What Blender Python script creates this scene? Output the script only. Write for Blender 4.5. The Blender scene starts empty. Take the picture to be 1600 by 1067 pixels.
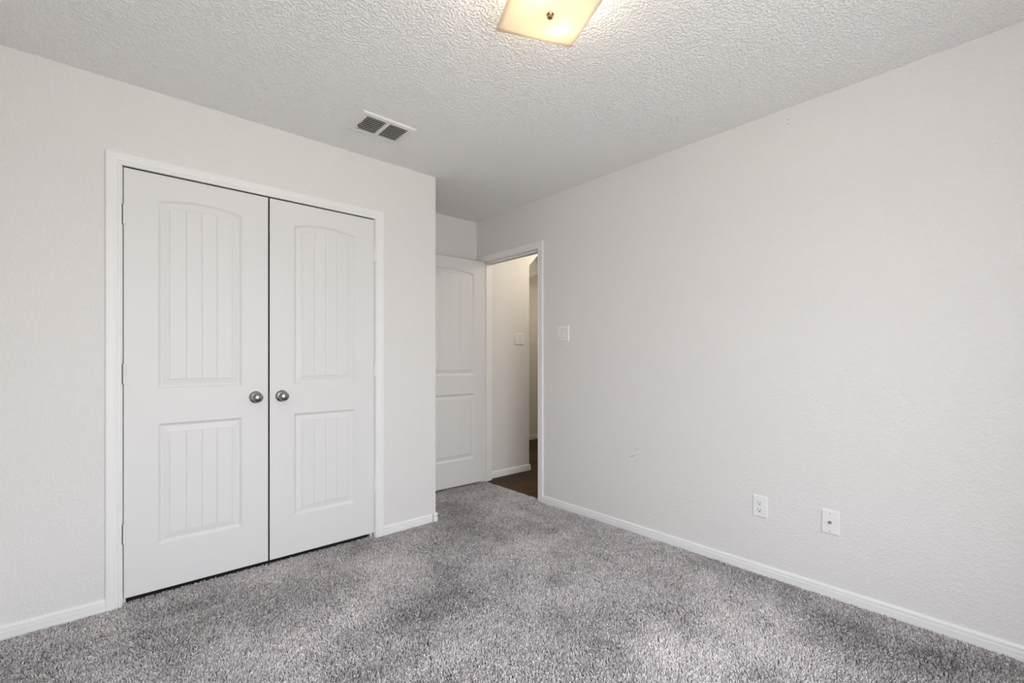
import bpy, bmesh, math, random
import numpy as np
from mathutils import Vector, Matrix
random.seed(4)
S = bpy.context.scene
COL = S.collection

# ------------------------------------------------------------------ camera
RW, CW, BW = 2.6249, 2.8009, 3.4825        # right wall X, closet wall Y, alcove back wall Y
LW, WW, H = -0.368, -0.66, 2.44            # left wall X, window wall Y, ceiling height
SX = 1.748                                 # outer corner of the closet, X
F_PX = 714.834
cam_d = bpy.data.cameras.new('camera')
cam = bpy.data.objects.new('camera', cam_d)
COL.objects.link(cam)
cam.location = (0, 0, 1.15032)
cam.rotation_euler = (math.radians(90), 0, math.radians(48.5431 - 90))
cam_d.sensor_width = 36.0
cam_d.lens = F_PX * 36 / 1600
cam_d.shift_y = (560.245 - 533.5) / 1600
cam_d.clip_start = 0.02
S.camera = cam

# ------------------------------------------------------------------ view and world
S.view_settings.view_transform = 'Standard'
S.view_settings.look = 'None'
S.view_settings.gamma = 1
S.view_settings.use_curve_mapping = False
S.view_settings.exposure = 0.13
S.cycles.max_bounces = 14
S.cycles.diffuse_bounces = 10
S.cycles.sample_clamp_indirect = 6

W = bpy.data.worlds.new('daylight')
S.world = W
W.use_nodes = True
wn, wl = W.node_tree.nodes, W.node_tree.links
bg = wn['Background']
tc = wn.new('ShaderNodeTexCoord')
sep = wn.new('ShaderNodeSeparateXYZ')
ramp = wn.new('ShaderNodeValToRGB')
mr = wn.new('ShaderNodeMapRange')
mr.inputs['From Min'].default_value = -1
mr.inputs['From Max'].default_value = 1
wl.new(tc.outputs['Generated'], sep.inputs[0])
wl.new(sep.outputs['Z'], mr.inputs['Value'])
wl.new(mr.outputs[0], ramp.inputs[0])
wl.new(ramp.outputs[0], bg.inputs['Color'])
cr = ramp.color_ramp
cr.elements[0].position = 0.0
cr.elements[0].color = (0.88, 0.875, 0.86, 1)      # sunlit ground
cr.elements[1].position = 1.0
cr.elements[1].color = (1.25, 1.38, 1.60, 1)      # open sky
e = cr.elements.new(0.49); e.color = (0.94, 0.93, 0.91, 1)
e = cr.elements.new(0.52); e.color = (1.32, 1.35, 1.40, 1)
bg.inputs['Strength'].default_value = 7.8

# window opening in the wall behind the camera (daylight comes in here)
WX0, WX1, WZ0, WZ1 = -0.24, 1.34, 0.32, 2.06
pl = bpy.data.lights.new('window_portal', 'AREA')
pl.shape = 'RECTANGLE'
pl.size, pl.size_y = WX1 - WX0, WZ1 - WZ0
pl.cycles.is_portal = True
po = bpy.data.objects.new('window_portal', pl)
COL.objects.link(po)
po.location = ((WX0 + WX1) / 2, WW - 0.06, (WZ0 + WZ1) / 2)
po.rotation_euler = (math.radians(90), 0, 0)      # shines along +Y into the room

# the hallway's own ceiling light (out of view above the doorway)
hl = bpy.data.lights.new('hall_light', 'POINT')
hl.energy = 17
hl.color = (1.0, 0.88, 0.70)
hl.shadow_soft_size = 0.10
ho = bpy.data.objects.new('hall_light', hl)
COL.objects.link(ho)
ho.location = (3.55, 2.75, 2.28)
hl2 = bpy.data.lights.new('far_hall_light', 'POINT')
hl2.energy = 3.5
hl2.color = (1.0, 0.82, 0.58)
hl2.shadow_soft_size = 0.10
ho2 = bpy.data.objects.new('far_hall_light', hl2)
COL.objects.link(ho2)
ho2.location = (4.75, 4.1, 1.9)


# ------------------------------------------------------------------ helpers
def mat(name, color, rough=0.5, metal=0.0, spec=0.5):
    m = bpy.data.materials.new(name)
    m.use_nodes = True
    b = m.node_tree.nodes['Principled BSDF']
    b.inputs['Base Color'].default_value = (*color, 1)
    b.inputs['Roughness'].default_value = rough
    b.inputs['Metallic'].default_value = metal
    b.inputs['Specular IOR Level'].default_value = spec
    return m


def nodes(m):
    return m.node_tree.nodes, m.node_tree.links, m.node_tree.nodes['Principled BSDF']


def bump(m, scale, strength, dist, detail=3.0, stretch=None, ramp_lo=None, ramp_hi=None, rough=0.5):
    n, l, b = nodes(m)
    g = n.new('ShaderNodeNewGeometry')
    t = n.new('ShaderNodeTexNoise')
    t.inputs['Scale'].default_value = scale
    t.inputs['Detail'].default_value = detail
    t.inputs['Roughness'].default_value = rough
    if stretch:
        mp = n.new('ShaderNodeMapping')
        mp.inputs['Scale'].default_value = stretch
        l.new(g.outputs['Position'], mp.inputs[0])
        l.new(mp.outputs[0], t.inputs['Vector'])
    else:
        l.new(g.outputs['Position'], t.inputs['Vector'])
    out = t.outputs['Fac']
    if ramp_lo is not None:
        r = n.new('ShaderNodeMapRange')
        r.interpolation_type = 'SMOOTHSTEP'
        r.inputs['From Min'].default_value = ramp_lo
        r.inputs['From Max'].default_value = ramp_hi
        l.new(out, r.inputs['Value'])
        out = r.outputs[0]
    bp = n.new('ShaderNodeBump')
    bp.inputs['Strength'].default_value = strength
    bp.inputs['Distance'].default_value = dist
    l.new(out, bp.inputs['Height'])
    l.new(bp.outputs[0], b.inputs['Normal'])
    return out


def obj(name, bm, m, parent=None, smooth=False, clean=True):
    if clean:
        bmesh.ops.remove_doubles(bm, verts=bm.verts, dist=1e-5)
        bmesh.ops.recalc_face_normals(bm, faces=bm.faces)
    me = bpy.data.meshes.new(name)
    bm.to_mesh(me)
    bm.free()
    if m:
        me.materials.append(m)
    if smooth:
        for p in me.polygons:
            p.use_smooth = True
        me.set_sharp_from_angle(angle=math.radians(38))
    o = bpy.data.objects.new(name, me)
    COL.objects.link(o)
    if parent:
        o.parent = parent
    return o


def struct(name, bm, m, **k):
    o = obj(name, bm, m, **k)
    if o.parent is None:
        o['kind'] = 'structure'
    return o


def tag(o, label, cat, group=None):
    o['label'] = label
    o['category'] = cat
    if group:
        o['group'] = group
    return o


def thing(name, label, cat, loc, group=None):
    o = bpy.data.objects.new(name, None)
    o.empty_display_size = 0.05
    o.location = loc
    COL.objects.link(o)
    return tag(o, label, cat, group)


def box(bm, x0, x1, y0, y1, z0, z1, bev=0.0, seg=2):
    r = bmesh.ops.create_cube(bm, size=1)
    vs = r['verts']
    for v in vs:
        v.co = Vector((x0 + (v.co.x + .5) * (x1 - x0), y0 + (v.co.y + .5) * (y1 - y0), z0 + (v.co.z + .5) * (z1 - z0)))
    if bev:
        es = list({ed for v in vs for ed in v.link_edges})
        bmesh.ops.bevel(bm, geom=es, offset=bev, segments=seg, affect='EDGES', profile=0.5)
    return bm


def boxes(*bs):
    bm = bmesh.new()
    for b in bs:
        box(bm, *b)
    return bm


def lathe(bm, prof, n=32, M=None):
    """prof: (r, h) revolved about local Z; M maps to place."""
    M = M or Matrix.Identity(4)
    rows = []
    for r, h in prof:
        if r < 1e-6:
            rows.append([bm.verts.new(M @ Vector((0, 0, h)))])
        else:
            rows.append([bm.verts.new(M @ Vector((r * math.cos(2 * math.pi * i / n), r * math.sin(2 * math.pi * i / n), h))) for i in range(n)])
    for a, b in zip(rows, rows[1:]):
        for i in range(n):
            j = (i + 1) % n
            q = []
            for v in (a[i % len(a)], a[j % len(a)], b[j % len(b)], b[i % len(b)]):
                if v not in q:
                    q.append(v)
            if len(q) >= 3:
                try:
                    bm.faces.new(q)
                except ValueError:
                    pass
    return bm


def sweep_u(bm, prof, a, b, top, bot, fn, bot_b=None):
    """casing: profile (w out from the opening, t proud) up one leg, over the head, down the other; fn(u, z, t) -> point"""
    bot_b = bot if bot_b is None else bot_b
    rows = []
    for w, t in prof:
        rows.append([bm.verts.new(fn(*p)) for p in ((a - w, bot, t), (a - w, top + w, t), (b + w, top + w, t), (b + w, bot_b, t))])
    for r0, r1 in zip(rows, rows[1:]):
        for i in range(3):
            bm.faces.new((r0[i], r0[i + 1], r1[i + 1], r1[i]))
    return bm


def sweep(bm, prof, path, caps=True):
    """profile (t out, z) along a plan polyline [(point, outward), ...] with given outward vectors at each node"""
    rows = []
    for (x, y), (ox, oy) in path:
        rows.append([bm.verts.new((x + ox * t, y + oy * t, z)) for t, z in prof])
    for r0, r1 in zip(rows, rows[1:]):
        for i in range(len(prof) - 1):
            bm.faces.new((r0[i], r0[i + 1], r1[i + 1], r1[i]))
    if caps:
        bm.faces.new(rows[0])
        bm.faces.new(rows[-1])
    return bm


# ------------------------------------------------------------------ materials
M_wall = mat('wall_paint', (0.735, 0.720, 0.706), 0.75, spec=0.25)
bump(M_wall, 100, 0.30, 0.005, 2.5, ramp_lo=0.40, ramp_hi=0.68)
M_ceil = mat('ceiling_texture_paint', (0.90, 0.897, 0.89), 0.85, spec=0.2)
bump(M_ceil, 96, 0.62, 0.0070, 2.5, ramp_lo=0.40, ramp_hi=0.64)
M_door = mat('door_white_semigloss', (0.725, 0.718, 0.712), 0.45, spec=0.25)
bump(M_door, 240, 0.03, 0.002, 2.0, stretch=(1, 1, 0.15))
M_trim = mat('trim_white_semigloss', (0.80, 0.795, 0.788), 0.42, spec=0.3)
M_plastic = mat('white_plastic', (0.80, 0.79, 0.78), 0.33)
M_plate = mat('painted_white_metal', (0.76, 0.745, 0.725), 0.45)
M_dark = mat('dark_slot', (0.02, 0.018, 0.016), 0.8)
M_nickel = mat('satin_nickel', (0.34, 0.32, 0.30), 0.24, 1.0)
M_bronze = mat('brushed_finial_metal', (0.30, 0.24, 0.18), 0.35, 1.0)
M_duct = mat('dusty_duct_metal', (0.07, 0.065, 0.06), 0.7, 0.3)
M_closet = mat('closet_interior_shade', (0.03, 0.029, 0.028), 0.9)  # closet shade put into the colour: near-black so the door gaps read dark
M_base = mat('carpet_backing', (0.10, 0.093, 0.092), 0.95, spec=0.1)


# marks on the right wall: scuffs and two screw holes (real dirt with its own shape)
def add_marks(m, marks):
    n, l, b = nodes(m)
    g = n.new('ShaderNodeNewGeometry')
    last = None
    for (cy, cz, ry, rz, ang, amt, noise) in marks:
        mp = n.new('ShaderNodeMapping')
        mp.vector_type = 'TEXTURE'
        mp.inputs['Location'].default_value = (0, cy, cz)
        mp.inputs['Rotation'].default_value = (ang, 0, 0)
        mp.inputs['Scale'].default_value = (1000, ry, rz)
        l.new(g.outputs['Position'], mp.inputs[0])
        ln = n.new('ShaderNodeVectorMath'); ln.operation = 'LENGTH'
        if noise:
            nz = n.new('ShaderNodeTexNoise')
            nz.inputs['Scale'].default_value = 160
            l.new(g.outputs['Position'], nz.inputs['Vector'])
        l.new(mp.outputs[0], ln.inputs[0])
        r = n.new('ShaderNodeMapRange')
        r.inputs['From Min'].default_value = 1.0
        r.inputs['From Max'].default_value = 0.3
        r.inputs['To Max'].default_value = amt
        l.new(ln.outputs['Value'], r.inputs['Value'])
        out = r.outputs[0]
        if noise:
            mu = n.new('ShaderNodeMath'); mu.operation = 'MULTIPLY'
            l.new(out, mu.inputs[0]); l.new(nz.outputs['Fac'], mu.inputs[1])
            out = mu.outputs[0]
        if last is None:
            last = out
        else:
            mx = n.new('ShaderNodeMath'); mx.operation = 'MAXIMUM'
            l.new(last, mx.inputs[0]); l.new(out, mx.inputs[1])
            last = mx.outputs[0]
    mix = n.new('ShaderNodeMix'); mix.data_type = 'RGBA'
    mix.inputs['A'].default_value = b.inputs['Base Color'].default_value
    mix.inputs['B'].default_value = (0.22, 0.21, 0.205, 1)
    l.new(last, mix.inputs['Factor'])
    l.new(mix.outputs['Result'], b.inputs['Base Color'])


M_wall_r = M_wall.copy()
M_wall_r.name = 'wall_paint_scuffed'
add_marks(M_wall_r, [
    (1.757, 0.500, 0.030, 0.006, -0.35, 0.75, True),
    (1.725, 0.552, 0.013, 0.006, -0.25, 0.75, True),
    (1.728, 0.475, 0.010, 0.006, 0.3, 0.45, True),
    (0.825, 2.381, 0.004, 0.005, 0, 0.8, False),
    (0.822, 2.358, 0.004, 0.005, 0, 0.7, False),
    (2.395, 1.245, 0.018, 0.012, 0.5, 0.18, True),
    (2.365, 1.205, 0.014, 0.012, 0.5, 0.18, True),
])

# hallway plank floor
M_wood = mat('dark_plank_floor', (0.05, 0.03, 0.015), 0.5, spec=0.22)
n, l, b = nodes(M_wood)
g = n.new('ShaderNodeNewGeometry')
br = n.new('ShaderNodeTexBrick')
br.inputs['Scale'].default_value = 1.0
br.inputs['Brick Width'].default_value = 1.2
br.inputs['Row Height'].default_value = 0.15
br.inputs['Mortar Size'].default_value = 0.0018
br.inputs['Color1'].default_value = (0.022, 0.009, 0.003, 1)
br.inputs['Color2'].default_value = (0.072, 0.033, 0.010, 1)
br.inputs['Mortar'].default_value = (0.008, 0.005, 0.003, 1)
br.offset = 0.37
l.new(g.outputs['Position'], br.inputs['Vector'])
mp = n.new('ShaderNodeMapping'); mp.inputs['Scale'].default_value = (2.5, 38, 1)
l.new(g.outputs['Position'], mp.inputs[0])
nz = n.new('ShaderNodeTexNoise'); nz.inputs['Scale'].default_value = 1; nz.inputs['Detail'].default_value = 5
l.new(mp.outputs[0], nz.inputs['Vector'])
mx = n.new('ShaderNodeMix'); mx.data_type = 'RGBA'; mx.blend_type = 'MULTIPLY'
mx.inputs['Factor'].default_value = 0.75
rp = n.new('ShaderNodeValToRGB')
rp.color_ramp.elements[0].position = 0.3; rp.color_ramp.elements[0].color = (0.35, 0.33, 0.3, 1)
rp.color_ramp.elements[1].position = 0.7; rp.color_ramp.elements[1].color = (1.3, 1.25, 1.1, 1)
l.new(nz.outputs['Fac'], rp.inputs[0])
l.new(br.outputs['Color'], mx.inputs['A']); l.new(rp.outputs[0], mx.inputs['B'])
l.new(mx.outputs['Result'], b.inputs['Base Color'])

# carpet yarn
M_yarn = mat('grey_carpet_yarn', (0.3, 0.29, 0.29), 0.9, spec=0.12)
n, l, b = nodes(M_yarn)
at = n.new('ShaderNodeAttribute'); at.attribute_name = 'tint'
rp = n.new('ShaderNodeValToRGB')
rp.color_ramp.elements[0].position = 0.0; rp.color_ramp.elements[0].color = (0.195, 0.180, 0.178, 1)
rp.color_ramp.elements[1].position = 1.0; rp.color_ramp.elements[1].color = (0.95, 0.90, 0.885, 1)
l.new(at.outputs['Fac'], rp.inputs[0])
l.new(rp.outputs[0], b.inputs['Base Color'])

# ------------------------------------------------------------------ room shell
TH = 0.115
OX0, OX1, OZ = 0.030, 1.314, 2.068          # closet rough opening
DY0, DY1, DZ = 2.630, 3.412, 2.068          # bedroom doorway rough opening
HB = -0.03
struct('wall_closet', boxes(
    (LW - TH, OX0, CW, CW + TH, HB, H), (OX1, SX, CW, CW + TH, HB, H), (OX0, OX1, CW, CW + TH, OZ, H)), M_wall)
struct('wall_alcove', boxes((SX - TH, SX, CW + TH, BW, HB, H)), M_wall)
struct('wall_back', boxes((LW - TH, RW + TH, BW, BW + TH, HB, H)), M_wall)
struct('wall_right', boxes(
    (RW, RW + TH, WW - 0.15, DY0, HB, H), (RW, RW + TH, DY1, BW, HB, H), (RW, RW + TH, DY0, DY1, DZ, H)), M_wall_r)
struct('wall_left', boxes((LW - TH, LW, WW - 0.15, CW, HB, H)), M_wall)
struct('wall_window', boxes(
    (LW, WX0, WW - 0.15, WW, HB, H), (WX1, RW, WW - 0.15, WW, HB, H),
    (WX0, WX1, WW - 0.15, WW, HB, WZ0), (WX0, WX1, WW - 0.15, WW, WZ1, H)), M_wall)
struct('ceiling', boxes((LW - TH, 5.3, WW - 0.15, 5.0, H, H + 0.1)), M_ceil)
CE = RW + 0.028                            # carpet edge under the doorway
struct('floor', boxes((LW - TH, CE, WW - 0.15, BW + TH, -0.05, -0.012)), M_base)
struct('floor_hall', boxes((CE, 5.3, 1.2, 5.0, -0.05, -0.006)), M_wood)

# closet interior lining
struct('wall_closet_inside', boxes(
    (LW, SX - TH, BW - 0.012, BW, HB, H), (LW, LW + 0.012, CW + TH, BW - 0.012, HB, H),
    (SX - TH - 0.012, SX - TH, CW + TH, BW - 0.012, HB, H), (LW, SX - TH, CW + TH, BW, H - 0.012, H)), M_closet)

# hallway: north wall with a clipped-corner opening, then the passage beyond
HY = 3.447
bm = bmesh.new()
pts = [(RW + TH, HB), (3.283, HB), (3.283, 2.116), (3.50, 2.332), (4.05, 2.332), (4.27, 2.116), (4.27, HB), (5.2, HB), (5.2, H), (RW + TH, H)]
fr = [bm.verts.new((x, HY, z)) for x, z in pts]
bk = [bm.verts.new((x, HY + TH, z)) for x, z in pts]
bm.faces.new(fr)
bm.faces.new(bk[::-1])
for i in range(len(pts)):
    j = (i + 1) % len(pts)
    bm.faces.new((fr[i], fr[j], bk[j], bk[i]))
struct('wall_hall', bm, M_wall)
FY = 4.725
struct('wall_hall_far', boxes((3.0, 5.2, FY, FY + 0.1, HB, H)), M_wall)
struct('wall_hall_side', boxes((5.2, 5.3, 1.2, 5.0, HB, H)), M_wall)
struct('wall_hall_near', boxes((RW + TH, 5.2, 1.2, 1.3, HB, H)), M_wall)
struct('wall_hall_passage', boxes((3.0, 3.1, HY + TH, FY, HB, H)), M_wall)
# dropped header across the passage, its underside sloping
bm = bmesh.new()
HQ = 4.0
p = [(3.1, 1.92), (3.80, 2.118), (4.0, 2.205), (5.2, 2.30), (5.2, H), (3.1, H)]
fr = [bm.verts.new((x, HQ, z)) for x, z in p]
bk = [bm.verts.new((x, HQ + 0.2, z - 0.005)) for x, z in p]
bm.faces.new(fr); bm.faces.new(bk[::-1])
for i in range(len(p)):
    j = (i + 1) % len(p)
    bm.faces.new((fr[i], fr[j], bk[j], bk[i]))
struct('wall_hall_header', bm, M_wall)

# ------------------------------------------------------------------ baseboards
BP = [(0, -0.012), (0.0135, -0.012), (0.0135, 0.012), (0.0120, 0.0135), (0.0135, 0.015), (0.0135, 0.028), (0.0068, 0.0310), (0.0068, 0.0340),
      (0.0108, 0.0365), (0.0108, 0.0430), (0.0080, 0.0480), (0.0040, 0.0515), (0, 0.0525)]


def base(name, path):
    return struct(name, sweep(bmesh.new(), BP, path), M_trim)


base('baseboard_closet_left', [((LW, CW), (0, -1)), ((-0.0075, CW), (0, -1))])
base('baseboard_closet_right', [((1.3505, CW), (0, -1)), ((SX - 0.033, CW), (0, -1))])
base('baseboard_alcove', [((SX, CW + 0.02), (1, 0)), ((SX, BW), (1, 0))])
base('baseboard_back', [((SX, BW), (0, -1)), ((RW, BW), (0, -1))])
base('baseboard_right', [((RW, WW), (-1, 0)), ((RW, 2.5895), (-1, 0))])
base('baseboard_left', [((LW, WW), (1, 0)), ((LW, CW), (1, 0))])
base('baseboard_window', [((LW, WW), (0, 1)), ((RW, WW), (0, 1))])
HBP = [(t, z + 0.004 if z > 0 else z) for t, z in BP]
struct('baseboard_hall', sweep(bmesh.new(), HBP, [((RW + TH, HY), (0, -1)), ((3.283, HY), (1, -1)), ((3.283, HY + TH), (1, 0))]), M_trim)
struct('baseboard_hall_far', sweep(bmesh.new(), HBP, [((3.1, FY), (0, -1)), ((5.2, FY), (0, -1))]), M_trim)

# bullnose corner piece closing the baseboard at the closet corner, sitting a little proud and askew
bm = bmesh.new()
arc = [(-0.026, -0.004), (-0.024, -0.0145), (-0.006, -0.0165), (0.006, -0.0145), (0.0135, -0.008), (0.0155, 0.004), (0.014, 0.022), (0.002, 0.022)]
lv = [(-0.012, 1.0, 0.0), (0.026, 1.0, 0.0), (0.033, 0.86, 0.0008), (0.037, 0.86, 0.0), (0.041, 1.02, -0.001), (0.049, 0.95, -0.0005), (0.0565, 0.55, 0.0)]
rows = []
for z, s, k in lv:
    rows.append([bm.verts.new((SX + x * (s if x > 0 else 1 - (1 - s) * 0.2) + k, CW + (y * s * 1.25 if y < 0 else y), z + 0.05 * (x + 0.026) * 0.10)) for x, y in arc])
for r0, r1 in zip(rows, rows[1:]):
    for i in range(len(arc)):
        j = (i + 1) % len(arc)
        bm.faces.new((r0[i], r0[j], r1[j], r1[i]))
bm.faces.new(rows[0]); bm.faces.new(rows[-1])
struct('trim_3', bm, M_trim, smooth=True)

# ------------------------------------------------------------------ casings and jambs
CP = [(0, 0), (0, 0.0085), (0.004, 0.0115), (0.011, 0.0118), (0.0135, 0.0095), (0.016, 0.0095), (0.020, 0.0125),
      (0.030, 0.0145), (0.040, 0.0150), (0.051, 0.0150), (0.0555, 0.0135), (0.0572, 0.010), (0.0572, 0)]
# closet
CA, CB, CT = 0.0477, 1.2935, 2.0505
bm = sweep_u(bmesh.new(), CP, CA, CB, CT, -0.012, lambda u, z, t: Vector((u, CW - t, z)))
HZ = (1.825, 1.080, 0.330)                   # hinge heights
JL, JR = 0.0515, 1.2892                      # jamb faces
jy0, jy1 = CW + 0.001, CW + TH - 0.001
cuts = [-0.02]
for z in sorted(HZ):
    cuts += [z - 0.048, z + 0.048]
cuts.append(CT + 0.002)
for k in range(len(cuts) - 1):
    notch = 0.0034 if k % 2 else 0.0
    box(bm, OX0, JL - notch, jy0, jy1, cuts[k], cuts[k + 1])
box(bm, JR, OX1, jy0, jy1, -0.02, OZ)
box(bm, OX0, OX1, jy0, jy1, CT + 0.013, OZ)
box(bm, OX0, JL + 0.012, CW + 0.042, CW + 0.075, -0.02, CT)      # stops
box(bm, JR - 0.012, OX1, CW + 0.042, CW + 0.075, -0.02, CT)
struct('trim_1', bm, M_trim)

# bedroom doorway: casing on both faces, jambs and stops
DA, DB, DT = 2.6455, 3.3950, 2.0445
bm = sweep_u(bmesh.new(), CP, DA, DB + 0.005, DT, -0.012, lambda u, z, t: Vector((RW - t, u, z)))
HCP = [(min(w, 0.046), t) for w, t in CP]
sweep_u(bm, HCP, DA, DB + 0.002, DT, -0.006, lambda u, z, t: Vector((RW + TH + t * 0.7, u, z)))
x0, x1 = RW + 0.001, RW + TH - 0.001
box(bm, x0, x1, DY0, DA + 0.005, -0.02, DZ)
box(bm, x0, x1, DB, DY1, -0.02, DZ)
box(bm, x0, x1, DY0, DY1, DT + 0.005, DZ)
box(bm, RW + 0.042, RW + 0.075, DA, DA + 0.016, -0.02, DT)
box(bm, RW + 0.042, RW + 0.075, DB - 0.011, DB + 0.004, -0.02, DT)
box(bm, RW + 0.042, RW + 0.075, DA, DB, DT - 0.008, DT + 0.006)
tr2 = struct('trim_2', bm, M_trim)
sp = obj('strike_plate', boxes((RW + 0.006, RW + 0.034, DA + 0.0040, DA + 0.0062, 0.905, 0.965)), M_nickel, tr2)

# ------------------------------------------------------------------ doors
# panel profile: (distance in from the outline, depth below the face)
PP = [(0, 0), (0.003, 0.0022), (0.008, 0.0070), (0.013, 0.0102), (0.017, 0.0106), (0.043, 0.0046), (0.0445, 0.0052), (0.0460, 0.0024), (0.0475, 0.0020)]


def panel(bm, px0, px1, pz0, pz1, rise, planks=4, nsub=6):
    hw, xc = (px1 - px0) / 2, (px0 + px1) / 2
    dl = PP[-1][0]
    gw = 0.0022
    ihw = hw - dl
    # column fractions across the inner field, with a V groove between planks
    cols = [(-ihw, 0)]
    for k in range(planks):
        a = -ihw + 2 * ihw * k / planks + (gw if k else 0)
        c = -ihw + 2 * ihw * (k + 1) / planks - (gw if k < planks - 1 else 0)
        if k:
            cols.append((a, 0))
        for s in range(1, nsub):
            cols.append((a + (c - a) * s / nsub, 0))
        cols.append((c, 0))
        if k < planks - 1:
            cols.append((c + gw, 0.0026))
    R = (hw * hw + rise * rise) / (2 * rise) if rise else 0

    def top(x, d):
        if not rise:
            return pz1 - d
        return (pz1 + rise - R) + math.sqrt(max((R - d) ** 2 - x * x, 0))

    prev = None
    outer = None
    for d, dep in PP:
        s = (hw - d) / ihw
        b_ = [bm.verts.new((xc + x * s, dep, pz0 + d)) for x, g in cols]
        t_ = [bm.verts.new((xc + x * s, dep, top(x * s, d))) for x, g in cols]
        ring = b_ + t_[::-1]
        if prev:
            for i in range(len(ring)):
                j = (i + 1) % len(ring)
                bm.faces.new((prev[i], prev[j], ring[j], ring[i]))
        else:
            outer = (b_, t_)
        prev = ring
    # the plank field
    dep = PP[-1][1]
    n = len(cols)
    fb, ft = [], []
    for x, g in cols:
        fb.append(bm.verts.new((xc + x, dep + g, pz0 + dl)))
        ft.append(bm.verts.new((xc + x, dep + g, top(x, dl))))
    for i in range(n - 1):
        bm.faces.new((fb[i], fb[i + 1], ft[i + 1], ft[i]))
    return outer


def make_door(name, w, z0, z1, m0, rise, bevel=0.0):
    """slab in local coordinates: x 0..w, face at y=0 (towards -y), back at y=0.035"""
    bm = bmesh.new()
    px0, px1 = m0, w - m0
    b = 0.0016
    lo = panel(bm, px0, px1, 0.249, 0.834, 0)
    up = panel(bm, px0, px1, 1.003, 1.915, rise)
    V = bm.verts.new

    def quad(xa, xb, za, zb):
        bm.faces.new((V((xa, 0, za)), V((xb, 0, za)), V((xb, 0, zb)), V((xa, 0, zb))))
    quad(b, px0, z0 + b, z1 - b)
    quad(px1, w - b, z0 + b, z1 - b)
    quad(px0, px1, z0 + b, 0.249)
    quad(px0, px1, 0.834, 1.003)
    t_ = up[1]
    tp = [V((v.co.x, 0, z1 - b)) for v in t_]
    for i in range(len(t_) - 1):
        bm.faces.new((t_[i], t_[i + 1], tp[i + 1], tp[i]))
    # bevelled rim, sides, back
    loops = [[V((xa, y, za)) for xa, za in ((i_ + bevel * y / 0.035, z0 + i_), (w - i_, z0 + i_), (w - i_, z1 - i_), (i_ + bevel * y / 0.035, z1 - i_))]
             for y, i_ in ((0, b), (b, 0), (0.035 - b, 0), (0.035, b))]
    for r0, r1 in zip(loops, loops[1:]):
        for i in range(4):
            j = (i + 1) % 4
            bm.faces.new((r0[i], r0[j], r1[j], r1[i]))
    bm.faces.new(loops[-1])
    return struct(name, bm, M_door)


def knob(parent, x, z, y=0.0, sgn=-1):
    M = Matrix.Translation((x, y, z)) @ Matrix.Rotation(math.radians(90 if sgn < 0 else -90), 4, 'X')
    k = [(0, 0.004), (0.0115, 0.006), (0.0105, 0.020), (0.0115, 0.026), (0.0185, 0.0315), (0.0245, 0.038), (0.0268, 0.045),
         (0.0258, 0.052), (0.0215, 0.058), (0.0145, 0.0618), (0.007, 0.0635), (0, 0.064)]
    o = obj('door_knob', lathe(bmesh.new(), k, 40, M), M_nickel, parent, smooth=True)
    o['label'] = 'satin nickel round door knob'
    r = [(0, 0), (0.0325, 0), (0.0325, 0.003), (0.0305, 0.0065), (0.024, 0.0095), (0.016, 0.0115), (0.0118, 0.012), (0, 0.012)]
    obj('rosette', lathe(bmesh.new(), r, 40, M), M_nickel, o, smooth=True)


def hinge(parent, x, z, leaf_dir, y=-0.0045):
    bm = bmesh.new()
    prof = []
    hh = 0.0455
    prof += [(0, -hh - 0.004), (0.0035, -hh - 0.003), (0.0045, -hh)]
    for k in range(5):
        a = -hh + 2 * hh * k / 5
        c = -hh + 2 * hh * (k + 1) / 5
        prof += [(0.0052, a + 0.0005), (0.0058, a + 0.0012), (0.0058, c - 0.0012), (0.0052, c - 0.0005)]
    prof += [(0.0045, hh), (0.0035, hh + 0.003), (0, hh + 0.004)]
    lathe(bm, prof, 20, Matrix.Translation((x, y, z)))
    xa, xb = sorted((x, x + leaf_dir * 0.006))
    box(bm, xa, xb, y, 0.0006, z - hh, z + hh)
    obj('hinge', bm, M_plate, parent, smooth=True)


dl_ = make_door('door_1', 0.6125, 0.028, 2.0445, 0.1275, 0.025)
dl_.location = (0.0550, CW, 0)
dr_ = make_door('door_2', 0.6125, 0.028, 2.0445, 0.1275, 0.025, bevel=0.008)
dr_.location = (0.6745, CW, 0)
tag(dl_, 'white plank-panel closet door, left leaf of the pair, knob on its right edge', 'door', 'closet double doors')
tag(dr_, 'white plank-panel closet door, right leaf of the pair, knob on its left edge', 'door', 'closet double doors')
knob(dl_, 0.6125 - 0.062, 0.940)
knob(dr_, 0.062, 0.940)
for z in HZ:
    hinge(dl_, 0.0030, z, 1)
    hinge(dr_, 0.6125 + 0.0020, z, -1)
# ball catch on top of the left leaf, seen as a dark nub in the head gap
cb = obj('ball_catch', boxes((0.500, 0.548, 0.004, 0.018, 2.0445, 2.0485)), M_duct, dl_)
cb['label'] = 'dark metal catch on the top edge'

d3 = make_door('door_3', 0.745, 0.024, 2.0415, 0.118, 0.027)
# hinged on the doorway's far jamb, swung open against the back wall: local +x runs from the latch edge to the hinge edge
d3.rotation_euler = (0, 0, math.radians(-1.2))
_a = math.radians(-1.2)
hx, hy = RW - 0.012, 3.3395                     # face-side hinge corner
d3.location = (hx - 0.745 * math.cos(_a), hy - 0.745 * math.sin(_a), 0)
tag(d3, 'white plank-panel bedroom door standing open against the alcove back wall', 'door')
knob(d3, 0.062, 0.940)
for z in HZ:
    hinge(d3, 0.745 - 0.002, z, -1, y=0.0385)

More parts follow.
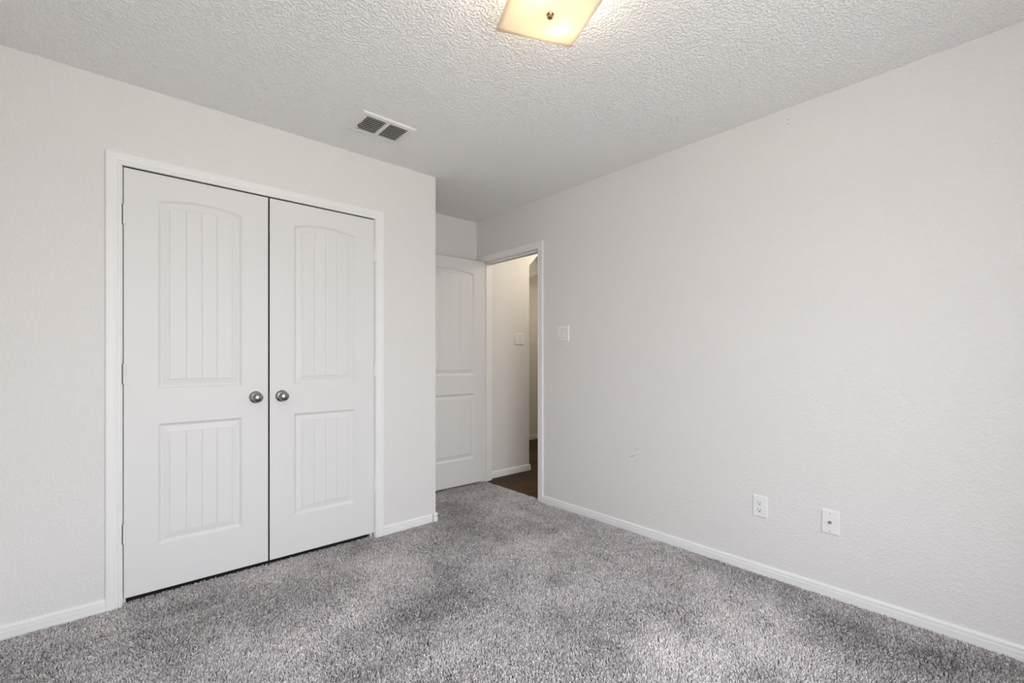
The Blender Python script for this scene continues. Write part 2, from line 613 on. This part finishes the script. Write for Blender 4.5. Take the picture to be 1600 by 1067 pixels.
# ------------------------------------------------------------------ window behind the camera
wfr = bmesh.new()
fw = 0.05
yA, yB = WW - 0.115, WW - 0.055
for bx in ((WX0, WX0 + fw, WZ0, WZ1), (WX1 - fw, WX1, WZ0, WZ1), (WX0 + fw, WX1 - fw, WZ0, WZ0 + fw), (WX0 + fw, WX1 - fw, WZ1 - fw, WZ1),
           (WX0 + fw, WX1 - fw, (WZ0 + WZ1) / 2 - 0.02, (WZ0 + WZ1) / 2 + 0.02)):
    box(wfr, bx[0], bx[1], yA, yB, bx[2], bx[3])
wo = struct('window_1', wfr, M_trim)
M_glass = bpy.data.materials.new('window_glass'); M_glass.use_nodes = True
gn, gl = M_glass.node_tree.nodes, M_glass.node_tree.links
gn.remove(gn['Principled BSDF'])
tr = gn.new('ShaderNodeBsdfTransparent'); gs = gn.new('ShaderNodeBsdfGlossy'); gs.inputs['Roughness'].default_value = 0.02
mxs = gn.new('ShaderNodeMixShader'); mxs.inputs[0].default_value = 0.06
gl.new(tr.outputs[0], mxs.inputs[1]); gl.new(gs.outputs[0], mxs.inputs[2])
gl.new(mxs.outputs[0], gn['Material Output'].inputs['Surface'])
zm = (WZ0 + WZ1) / 2
obj('window_pane', boxes((WX0 + fw, WX1 - fw, WW - 0.087, WW - 0.083, WZ0 + fw, zm - 0.02)), M_glass, wo)
obj('window_pane', boxes((WX0 + fw, WX1 - fw, WW - 0.087, WW - 0.083, zm + 0.02, WZ1 - fw)), M_glass, wo)
obj('window_sill', box(bmesh.new(), WX0 - 0.04, WX1 + 0.04, WW - 0.055, WW + 0.03, WZ0 - 0.02, WZ0 + 0.001, 0.004), M_trim, wo)


# ------------------------------------------------------------------ wall plates
# local frame of a plate: x across, z up, face towards -y; placed on a wall by rotation
def plate_bm(w, h, t=0.0065):
    bm = bmesh.new()
    lo = [[bm.verts.new((sx * (w / 2 - i), -y, sz * (h / 2 - i))) for sx, sz in ((-1, -1), (1, -1), (1, 1), (-1, 1))]
          for y, i in ((0, 0), (0.0025, 0), (0.0052, 0.0022), (t, 0.0058))]
    for r0, r1 in zip(lo, lo[1:]):
        for i in range(4):
            j = (i + 1) % 4
            bm.faces.new((r0[i], r0[j], r1[j], r1[i]))
    bm.faces.new(lo[-1]); bm.faces.new(lo[0])
    return bm


def rocker_bm(x, up=True, t=0.0065):
    """paddle rocked about its middle"""
    bm = bmesh.new()
    w, h = 0.0325 / 2, 0.0665 / 2
    k = 0.0042
    a, c = (0.0008, k) if up else (k, 0.0008)
    prof = [(-h, 0), (-h, a), (0, 0.0015), (h, c), (h, 0)]
    r0 = [bm.verts.new((x - w, -t - y, z)) for z, y in prof]
    r1 = [bm.verts.new((x + w, -t - y, z)) for z, y in prof]
    for i in range(len(prof)):
        j = (i + 1) % len(prof)
        bm.faces.new((r0[i], r0[j], r1[j], r1[i]))
    bm.faces.new(r0); bm.faces.new(r1)
    return bm


def rim_bm(x, t=0.0065):
    bm = bmesh.new()
    w, h = 0.0345 / 2, 0.0690 / 2
    box(bm, x - w, x + w, -t - 0.0004, -t + 0.002, -h, h)
    return bm


def screw(parent, x, z, t=0.0065, m=None):
    M = Matrix.Translation((x, -t + 0.0005, z)) @ Matrix.Rotation(math.radians(90), 4, 'X')
    o = obj('screw', lathe(bmesh.new(), [(0, 0), (0.0032, 0), (0.0030, 0.0012), (0.0018, 0.0018), (0, 0.0019)], 14, M), m or M_plate, parent, smooth=True)
    return o


M_gap = mat('plate_seam_shadow_gap', (0.13, 0.125, 0.12), 0.7)


def two_gang(label, loc, rz, ups):
    t = thing('light_switch', label, 'light switch', loc)
    t.rotation_euler = (0, 0, rz)
    obj('plate', plate_bm(0.117, 0.1165), M_plastic, t)
    for x, up in zip((-0.0232, 0.0232), ups):
        s = obj('rocker_surround', rim_bm(x), M_gap, t)
        obj('rocker', rocker_bm(x, up), M_plastic, s)
    return t


R90 = math.radians(-90)      # face -y  ->  face -x
two_gang('white double rocker light switch on the long right wall beside the doorway', (RW, 2.374, 1.342), R90, (True, False))
two_gang('white double light switch on the hallway wall seen through the open doorway', (3.142, HY, 1.352), 0, (False, True))

ot = thing('power_outlet', 'white duplex power outlet low on the right wall, nearer the doorway', 'power outlet', (RW, 0.9585, 0.3585))
ot.rotation_euler = (0, 0, R90)
obj('plate', plate_bm(0.0735, 0.1165), M_plastic, ot)
for sz in (-1, 1):
    bm = bmesh.new()
    cz = sz * 0.0195
    ring = []
    for i in range(28):
        a = 2 * math.pi * i / 28
        ring.append((0.0168 * math.cos(a), max(-0.0135, min(0.0135, 0.0168 * math.sin(a)))))
    r0 = [bm.verts.new((x, -0.0060, cz + z)) for x, z in ring]
    r1 = [bm.verts.new((x, -0.0085, cz + z)) for x, z in ring]
    r2 = [bm.verts.new((x * 0.95, -0.0091, cz + z * 0.95)) for x, z in ring]
    for a_, b_ in ((r0, r1), (r1, r2)):
        for i in range(28):
            j = (i + 1) % 28
            bm.faces.new((a_[i], a_[j], b_[j], b_[i]))
    bm.faces.new(r2)
    rc = obj('receptacle', bm, M_plastic, ot)
    sl = bmesh.new()
    box(sl, -0.0078, -0.0052, -0.0095, -0.0088, cz - 0.001, cz + 0.0085)
    box(sl, 0.0052, 0.0074, -0.0095, -0.0088, cz, cz + 0.0075)
    lathe(sl, [(0, 0.0), (0.0030, 0.0), (0.0030, 0.0006), (0, 0.0006)], 14,
          Matrix.Translation((0, -0.0089, cz - 0.0068)) @ Matrix.Rotation(math.radians(90), 4, 'X'))
    so = obj('slots', sl, M_dark, rc)
    so['label'] = 'dark contact slots'
screw(ot, 0, 0)

cx = thing('cable_outlet', 'white coaxial cable wall plate with a metal jack, right of the power outlet', 'cable outlet', (RW, 0.640, 0.3585))
cx.rotation_euler = (0, 0, R90)
obj('plate', plate_bm(0.0735, 0.1165), M_plastic, cx)
j = obj('coax_jack', lathe(bmesh.new(), [(0, 0), (0.0068, 0), (0.0068, 0.0022), (0.0047, 0.0024), (0.0047, 0.0115), (0.0040, 0.012), (0.0022, 0.012), (0.0022, 0.009), (0, 0.009)], 18,
        Matrix.Translation((0, -0.006, 0)) @ Matrix.Rotation(math.radians(90), 4, 'X')), M_nickel, cx, smooth=True)
j['label'] = 'small dark metal coax jack'
M_screw = mat('dull_screw_metal', (0.45, 0.44, 0.43), 0.4, 0.8)
screw(cx, 0, 0.042, m=M_screw)
screw(cx, 0, -0.042, m=M_screw)

# ------------------------------------------------------------------ ceiling air register
vt = thing('ceiling_vent', 'white ceiling air register with dark louvres above the closet doors', 'air vent', (1.147, 2.400, H))
bm = bmesh.new()
ow, oh = 0.154, 0.116                       # outer half sizes
iw, ih = 0.1195, 0.0845                     # opening half sizes
lo = []
for i_, z in ((0, 0), (0.0, -0.003), (0.0035, -0.0085), (0.010, -0.0105)):
    lo.append([bm.verts.new((sx * (ow - i_), sy * (oh - i_), z)) for sx, sy in ((-1, -1), (1, -1), (1, 1), (-1, 1))])
for w_, h_, z in ((iw, ih, -0.0105), (iw, ih, -0.002)):
    lo.append([bm.verts.new((sx * w_, sy * h_, z)) for sx, sy in ((-1, -1), (1, -1), (1, 1), (-1, 1))])
for r0, r1 in zip(lo, lo[1:]):
    for i in range(4):
        j_ = (i + 1) % 4
        bm.faces.new((r0[i], r0[j_], r1[j_], r1[i]))
obj('frame', bm, M_plate, vt)
obj('centre_bar', boxes((-0.0095, 0.0095, -ih, ih, -0.0112, -0.003)), M_plate, vt)
obj('duct_backing', boxes((-iw - 0.004, iw + 0.004, -ih - 0.004, ih + 0.004, -0.0024, -0.0004)), M_dark, vt)
NS = 9
for bank in (-1, 1):
    xa, xb = (-iw, -0.0095) if bank < 0 else (0.0095, iw)
    for k in range(1, NS):
        yc = -ih + 2 * ih * k / NS
        bm = bmesh.new()
        # thin blade tilted towards the closet wall
        p = [(-0.0040, -0.0098), (-0.0032, -0.0108), (0.0046, -0.0040), (0.0038, -0.0032)]
        r0 = [bm.verts.new((xa, yc + y, z)) for y, z in p]
        r1 = [bm.verts.new((xb, yc + y, z)) for y, z in p]
        for i in range(4):
            j_ = (i + 1) % 4
            bm.faces.new((r0[i], r0[j_], r1[j_], r1[i]))
        bm.faces.new(r0); bm.faces.new(r1)
        obj('louvre', bm, M_plate, vt)
lev = obj('damper_lever', box(bmesh.new(), -iw - 0.004, -iw + 0.003, 0.046, 0.056, -0.020, -0.009, 0.0015), M_plastic, vt)
obj('lever_slot', boxes((-iw - 0.0035, -iw - 0.0005, 0.010, 0.050, -0.0112, -0.0100)), M_dark, vt)

# ------------------------------------------------------------------ ceiling light
FX, FY_ = 1.133, 1.086
cl = thing('ceiling_light', 'lit square frosted glass ceiling light with a round metal finial', 'ceiling light', (FX, FY_, H))
cl.rotation_euler = (0, 0, math.radians(-23.5))
M_gls = bpy.data.materials.new('frosted_shade_glass'); M_gls.use_nodes = True
gn, gl = M_gls.node_tree.nodes, M_gls.node_tree.links
gn.remove(gn['Principled BSDF'])
tl = gn.new('ShaderNodeBsdfTranslucent'); tl.inputs['Color'].default_value = (0.86, 0.79, 0.68, 1)
df = gn.new('ShaderNodeBsdfDiffuse'); df.inputs['Color'].default_value = (0.85, 0.80, 0.72, 1)
mxs = gn.new('ShaderNodeMixShader'); mxs.inputs[0].default_value = 0.62
gl.new(tl.outputs[0], mxs.inputs[2]); gl.new(df.outputs[0], mxs.inputs[1])
gl.new(mxs.outputs[0], gn['Material Output'].inputs['Surface'])
bm = bmesh.new()
NG, hs = 16, 0.150
gridv = []
for i in range(NG + 1):
    row = []
    for k in range(NG + 1):
        u, v = -1 + 2 * i / NG, -1 + 2 * k / NG
        sag = 0.016 * (1 - u * u) * (1 - v * v)
        row.append(bm.verts.new((u * hs, v * hs, -0.094 - sag)))
    gridv.append(row)
for i in range(NG):
    for k in range(NG):
        bm.faces.new((gridv[i][k], gridv[i + 1][k], gridv[i + 1][k + 1], gridv[i][k + 1]))
gs_ = obj('glass_shade', bm, M_gls, cl, smooth=True)
gs_['label'] = 'square slumped frosted glass, lit warm from behind'
so = gs_.modifiers.new('thick', 'SOLIDIFY'); so.thickness = 0.004; so.offset = 1
obj('ceiling_pan', box(bmesh.new(), -0.10, 0.10, -0.10, 0.10, -0.022, 0, 0.004), M_plate, cl)
obj('stem', lathe(bmesh.new(), [(0, 0), (0.004, 0), (0.004, -0.118), (0, -0.118)], 14), M_bronze, cl)
fn = obj('finial', lathe(bmesh.new(), [(0, -0.110), (0.0125, -0.110), (0.0128, -0.113), (0.0105, -0.116), (0.0085, -0.119), (0.0095, -0.1225), (0.0085, -0.126), (0.0045, -0.128), (0, -0.1285)], 24), M_bronze, cl, smooth=True)
fn['label'] = 'round brownish metal finial'
M_bulb = bpy.data.materials.new('lit_bulb'); M_bulb.use_nodes = True
gn, gl = M_bulb.node_tree.nodes, M_bulb.node_tree.links
bb = gn['Principled BSDF']
bb.inputs['Base Color'].default_value = (0.9, 0.85, 0.75, 1)
bb.inputs['Emission Color'].default_value = (1.0, 0.82, 0.60, 1)
bb.inputs['Emission Strength'].default_value = 88
for s in (-1, 1):
    M = Matrix.Rotation(math.radians(45 if s > 0 else 225), 4, 'Z') @ Matrix.Translation((0.042, 0, -0.060)) @ Matrix.Rotation(math.radians(90), 4, 'Y')
    sk = obj('lamp_socket', lathe(bmesh.new(), [(0, -0.012), (0.014, -0.012), (0.015, 0.012), (0, 0.012)], 20, M), M_plate, cl, smooth=True)
    pr = [(0, 0.010), (0.012, 0.012), (0.0125, 0.024), (0.0175, 0.036), (0.0225, 0.050), (0.0235, 0.060), (0.020, 0.073), (0.012, 0.081), (0, 0.084)]
    obj('bulb', lathe(bmesh.new(), pr, 24, M), M_bulb, cl, smooth=True)


# ------------------------------------------------------------------ carpet pile (uncountable tufts: one object)
def vnoise(x, y, seed):
    """smooth value noise"""
    r = np.random.RandomState(seed).rand(256, 256).astype(np.float32)
    xi, yi = np.floor(x).astype(int), np.floor(y).astype(int)
    fx, fy = x - xi, y - yi
    fx, fy = fx * fx * (3 - 2 * fx), fy * fy * (3 - 2 * fy)
    g = lambda a, b: r[a % 256, b % 256]
    return (g(xi, yi) * (1 - fx) * (1 - fy) + g(xi + 1, yi) * fx * (1 - fy) + g(xi, yi + 1) * (1 - fx) * fy + g(xi + 1, yi + 1) * fx * fy) * 2 - 1


def fbm(x, y, s, seed):
    return vnoise(x * s, y * s, seed) * 0.6 + vnoise(x * s * 2.1 + 7, y * s * 2.1 + 3, seed + 1) * 0.3 + vnoise(x * s * 4.3 + 5, y * s * 4.3, seed + 2) * 0.2


# worn and brushed patches, plus shade along the right wall tinted in: x, y, radius, lighter or darker yarn
WEAR_SHADE = [(0.71, 1.62, 0.13, -0.2), (1.0, 1.82, 0.11, -0.24), (1.29, 1.83, 0.12, -0.24), (1.37, 2.07, 0.1, -0.15), (1.55, 1.81, 0.1, -0.12),
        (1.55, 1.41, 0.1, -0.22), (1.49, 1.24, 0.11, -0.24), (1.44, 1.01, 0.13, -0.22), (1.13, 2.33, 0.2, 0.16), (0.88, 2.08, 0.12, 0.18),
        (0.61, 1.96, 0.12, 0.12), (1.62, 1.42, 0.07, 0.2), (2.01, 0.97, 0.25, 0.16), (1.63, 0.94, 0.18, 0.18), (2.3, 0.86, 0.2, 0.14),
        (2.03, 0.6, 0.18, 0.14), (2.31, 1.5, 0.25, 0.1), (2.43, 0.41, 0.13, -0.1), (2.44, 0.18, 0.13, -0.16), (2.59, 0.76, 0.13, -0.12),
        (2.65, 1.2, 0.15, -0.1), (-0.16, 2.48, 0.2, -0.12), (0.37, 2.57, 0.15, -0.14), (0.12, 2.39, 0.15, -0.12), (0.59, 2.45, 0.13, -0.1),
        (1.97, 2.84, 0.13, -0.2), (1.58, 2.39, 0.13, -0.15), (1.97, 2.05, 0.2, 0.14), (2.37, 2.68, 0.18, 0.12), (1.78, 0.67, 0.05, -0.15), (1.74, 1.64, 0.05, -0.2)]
rng = np.random.RandomState(11)
sp_ = 0.0062                                 # one yarn end per site, untwisted into several fibres
KF = 3
xs = np.arange(LW + 0.004, CE, sp_)
ys = np.arange(WW + 0.004, BW - 0.004, sp_ * 0.88)
X, Y = np.meshgrid(xs, ys)
X = X + (np.arange(len(ys)) % 2)[:, None] * sp_ * 0.5
X = (X + rng.uniform(-.42, .42, X.shape) * sp_).ravel()
Y = (Y + rng.uniform(-.42, .42, Y.shape) * sp_).ravel()
keep = (X < RW - 0.016) & (X > LW + 0.014) & (Y > WW + 0.014)
keep |= (Y > DA + 0.006) & (Y < DB - 0.002) & (X >= RW - 0.016) & (X < CE)
keep &= ~((Y > CW - 0.018) & (X < JL + 0.004))
keep &= ~((Y > CW - 0.018) & (X > JR - 0.004) & (X < SX + 0.019))
keep &= ~((Y > CW + 0.03) & (X < SX + 0.02))
keep &= Y < BW - 0.017
X, Y = X[keep], Y[keep]
# lay of the pile: brushed one way and the other by feet and the vacuum
ax = fbm(X, Y, 2.6, 1) + 0.5 * fbm(X, Y, 8, 21)
ay = fbm(X, Y, 2.6, 5) + 0.5 * fbm(X, Y, 8, 25)
NT = len(X)
jit = 0.0026
tdx = 0.0062 * ax + rng.normal(0, jit, NT)
tdy = 0.0062 * ay + rng.normal(0, jit, NT)
th = 0.0118 + rng.normal(0, 0.0016, NT) + 0.0014 * fbm(X, Y, 14, 31)
tt = 0.50 + 0.18 * rng.normal(0, 1, NT) + 0.06 * fbm(X, Y, 3.0, 41) + 0.10 * fbm(X, Y, 10, 51)
for px_, py_, pr_, pa_ in WEAR_SHADE:
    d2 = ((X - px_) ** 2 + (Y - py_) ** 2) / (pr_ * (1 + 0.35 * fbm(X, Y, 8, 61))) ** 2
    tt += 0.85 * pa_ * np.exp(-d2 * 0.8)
rep = lambda a: np.repeat(a, KF)
N = NT * KF
ang = rng.uniform(0, 2 * math.pi, N)
rad = 0.0016 * np.sqrt(rng.rand(N))
X, Y = rep(X) + rad * np.cos(ang), rep(Y) + rad * np.sin(ang)
dx = rep(tdx) + 0.6 * rad * np.cos(ang) + rng.normal(0, 0.0008, N)
dy = rep(tdy) + 0.6 * rad * np.sin(ang) + rng.normal(0, 0.0008, N)
hgt = rep(th) + rng.normal(0, 0.0009, N)
Pn = np.zeros((N, 3, 3), np.float32)
Pn[:, 0] = np.stack([X, Y, np.full(N, -0.0125)], 1)
Pn[:, 1] = np.stack([X + dx * 0.30, Y + dy * 0.30, -0.0125 + hgt * 0.6], 1)
Pn[:, 2] = np.stack([X + dx, Y + dy, -0.0125 + hgt], 1)
Pn[:, :, 0] = np.clip(Pn[:, :, 0], LW + 0.010, CE)
Rn = np.zeros((N, 3), np.float32)
rr = 0.00108 * rng.uniform(0.8, 1.2, N)
Rn[:, 0] = rr * 0.8
Rn[:, 1] = rr
Rn[:, 2] = rr * 0.8
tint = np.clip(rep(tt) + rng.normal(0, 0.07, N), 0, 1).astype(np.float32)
hc = bpy.data.hair_curves.new('carpet_pile')
hc.add_curves([3] * N)
hc.attributes['position'].data.foreach_set('vector', Pn.ravel())
ra = hc.attributes.get('radius') or hc.attributes.new('radius', 'FLOAT', 'POINT')
ra.data.foreach_set('value', Rn.ravel())
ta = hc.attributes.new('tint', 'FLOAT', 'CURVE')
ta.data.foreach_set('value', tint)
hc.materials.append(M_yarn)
ho_ = bpy.data.objects.new('carpet_pile', hc)
COL.objects.link(ho_)
ho_['kind'] = 'stuff'
tag(ho_, 'grey cut-pile carpet with trodden darker patches and tinted-in shade by the right wall covering the bedroom floor', 'carpet')
print('tufts', N)
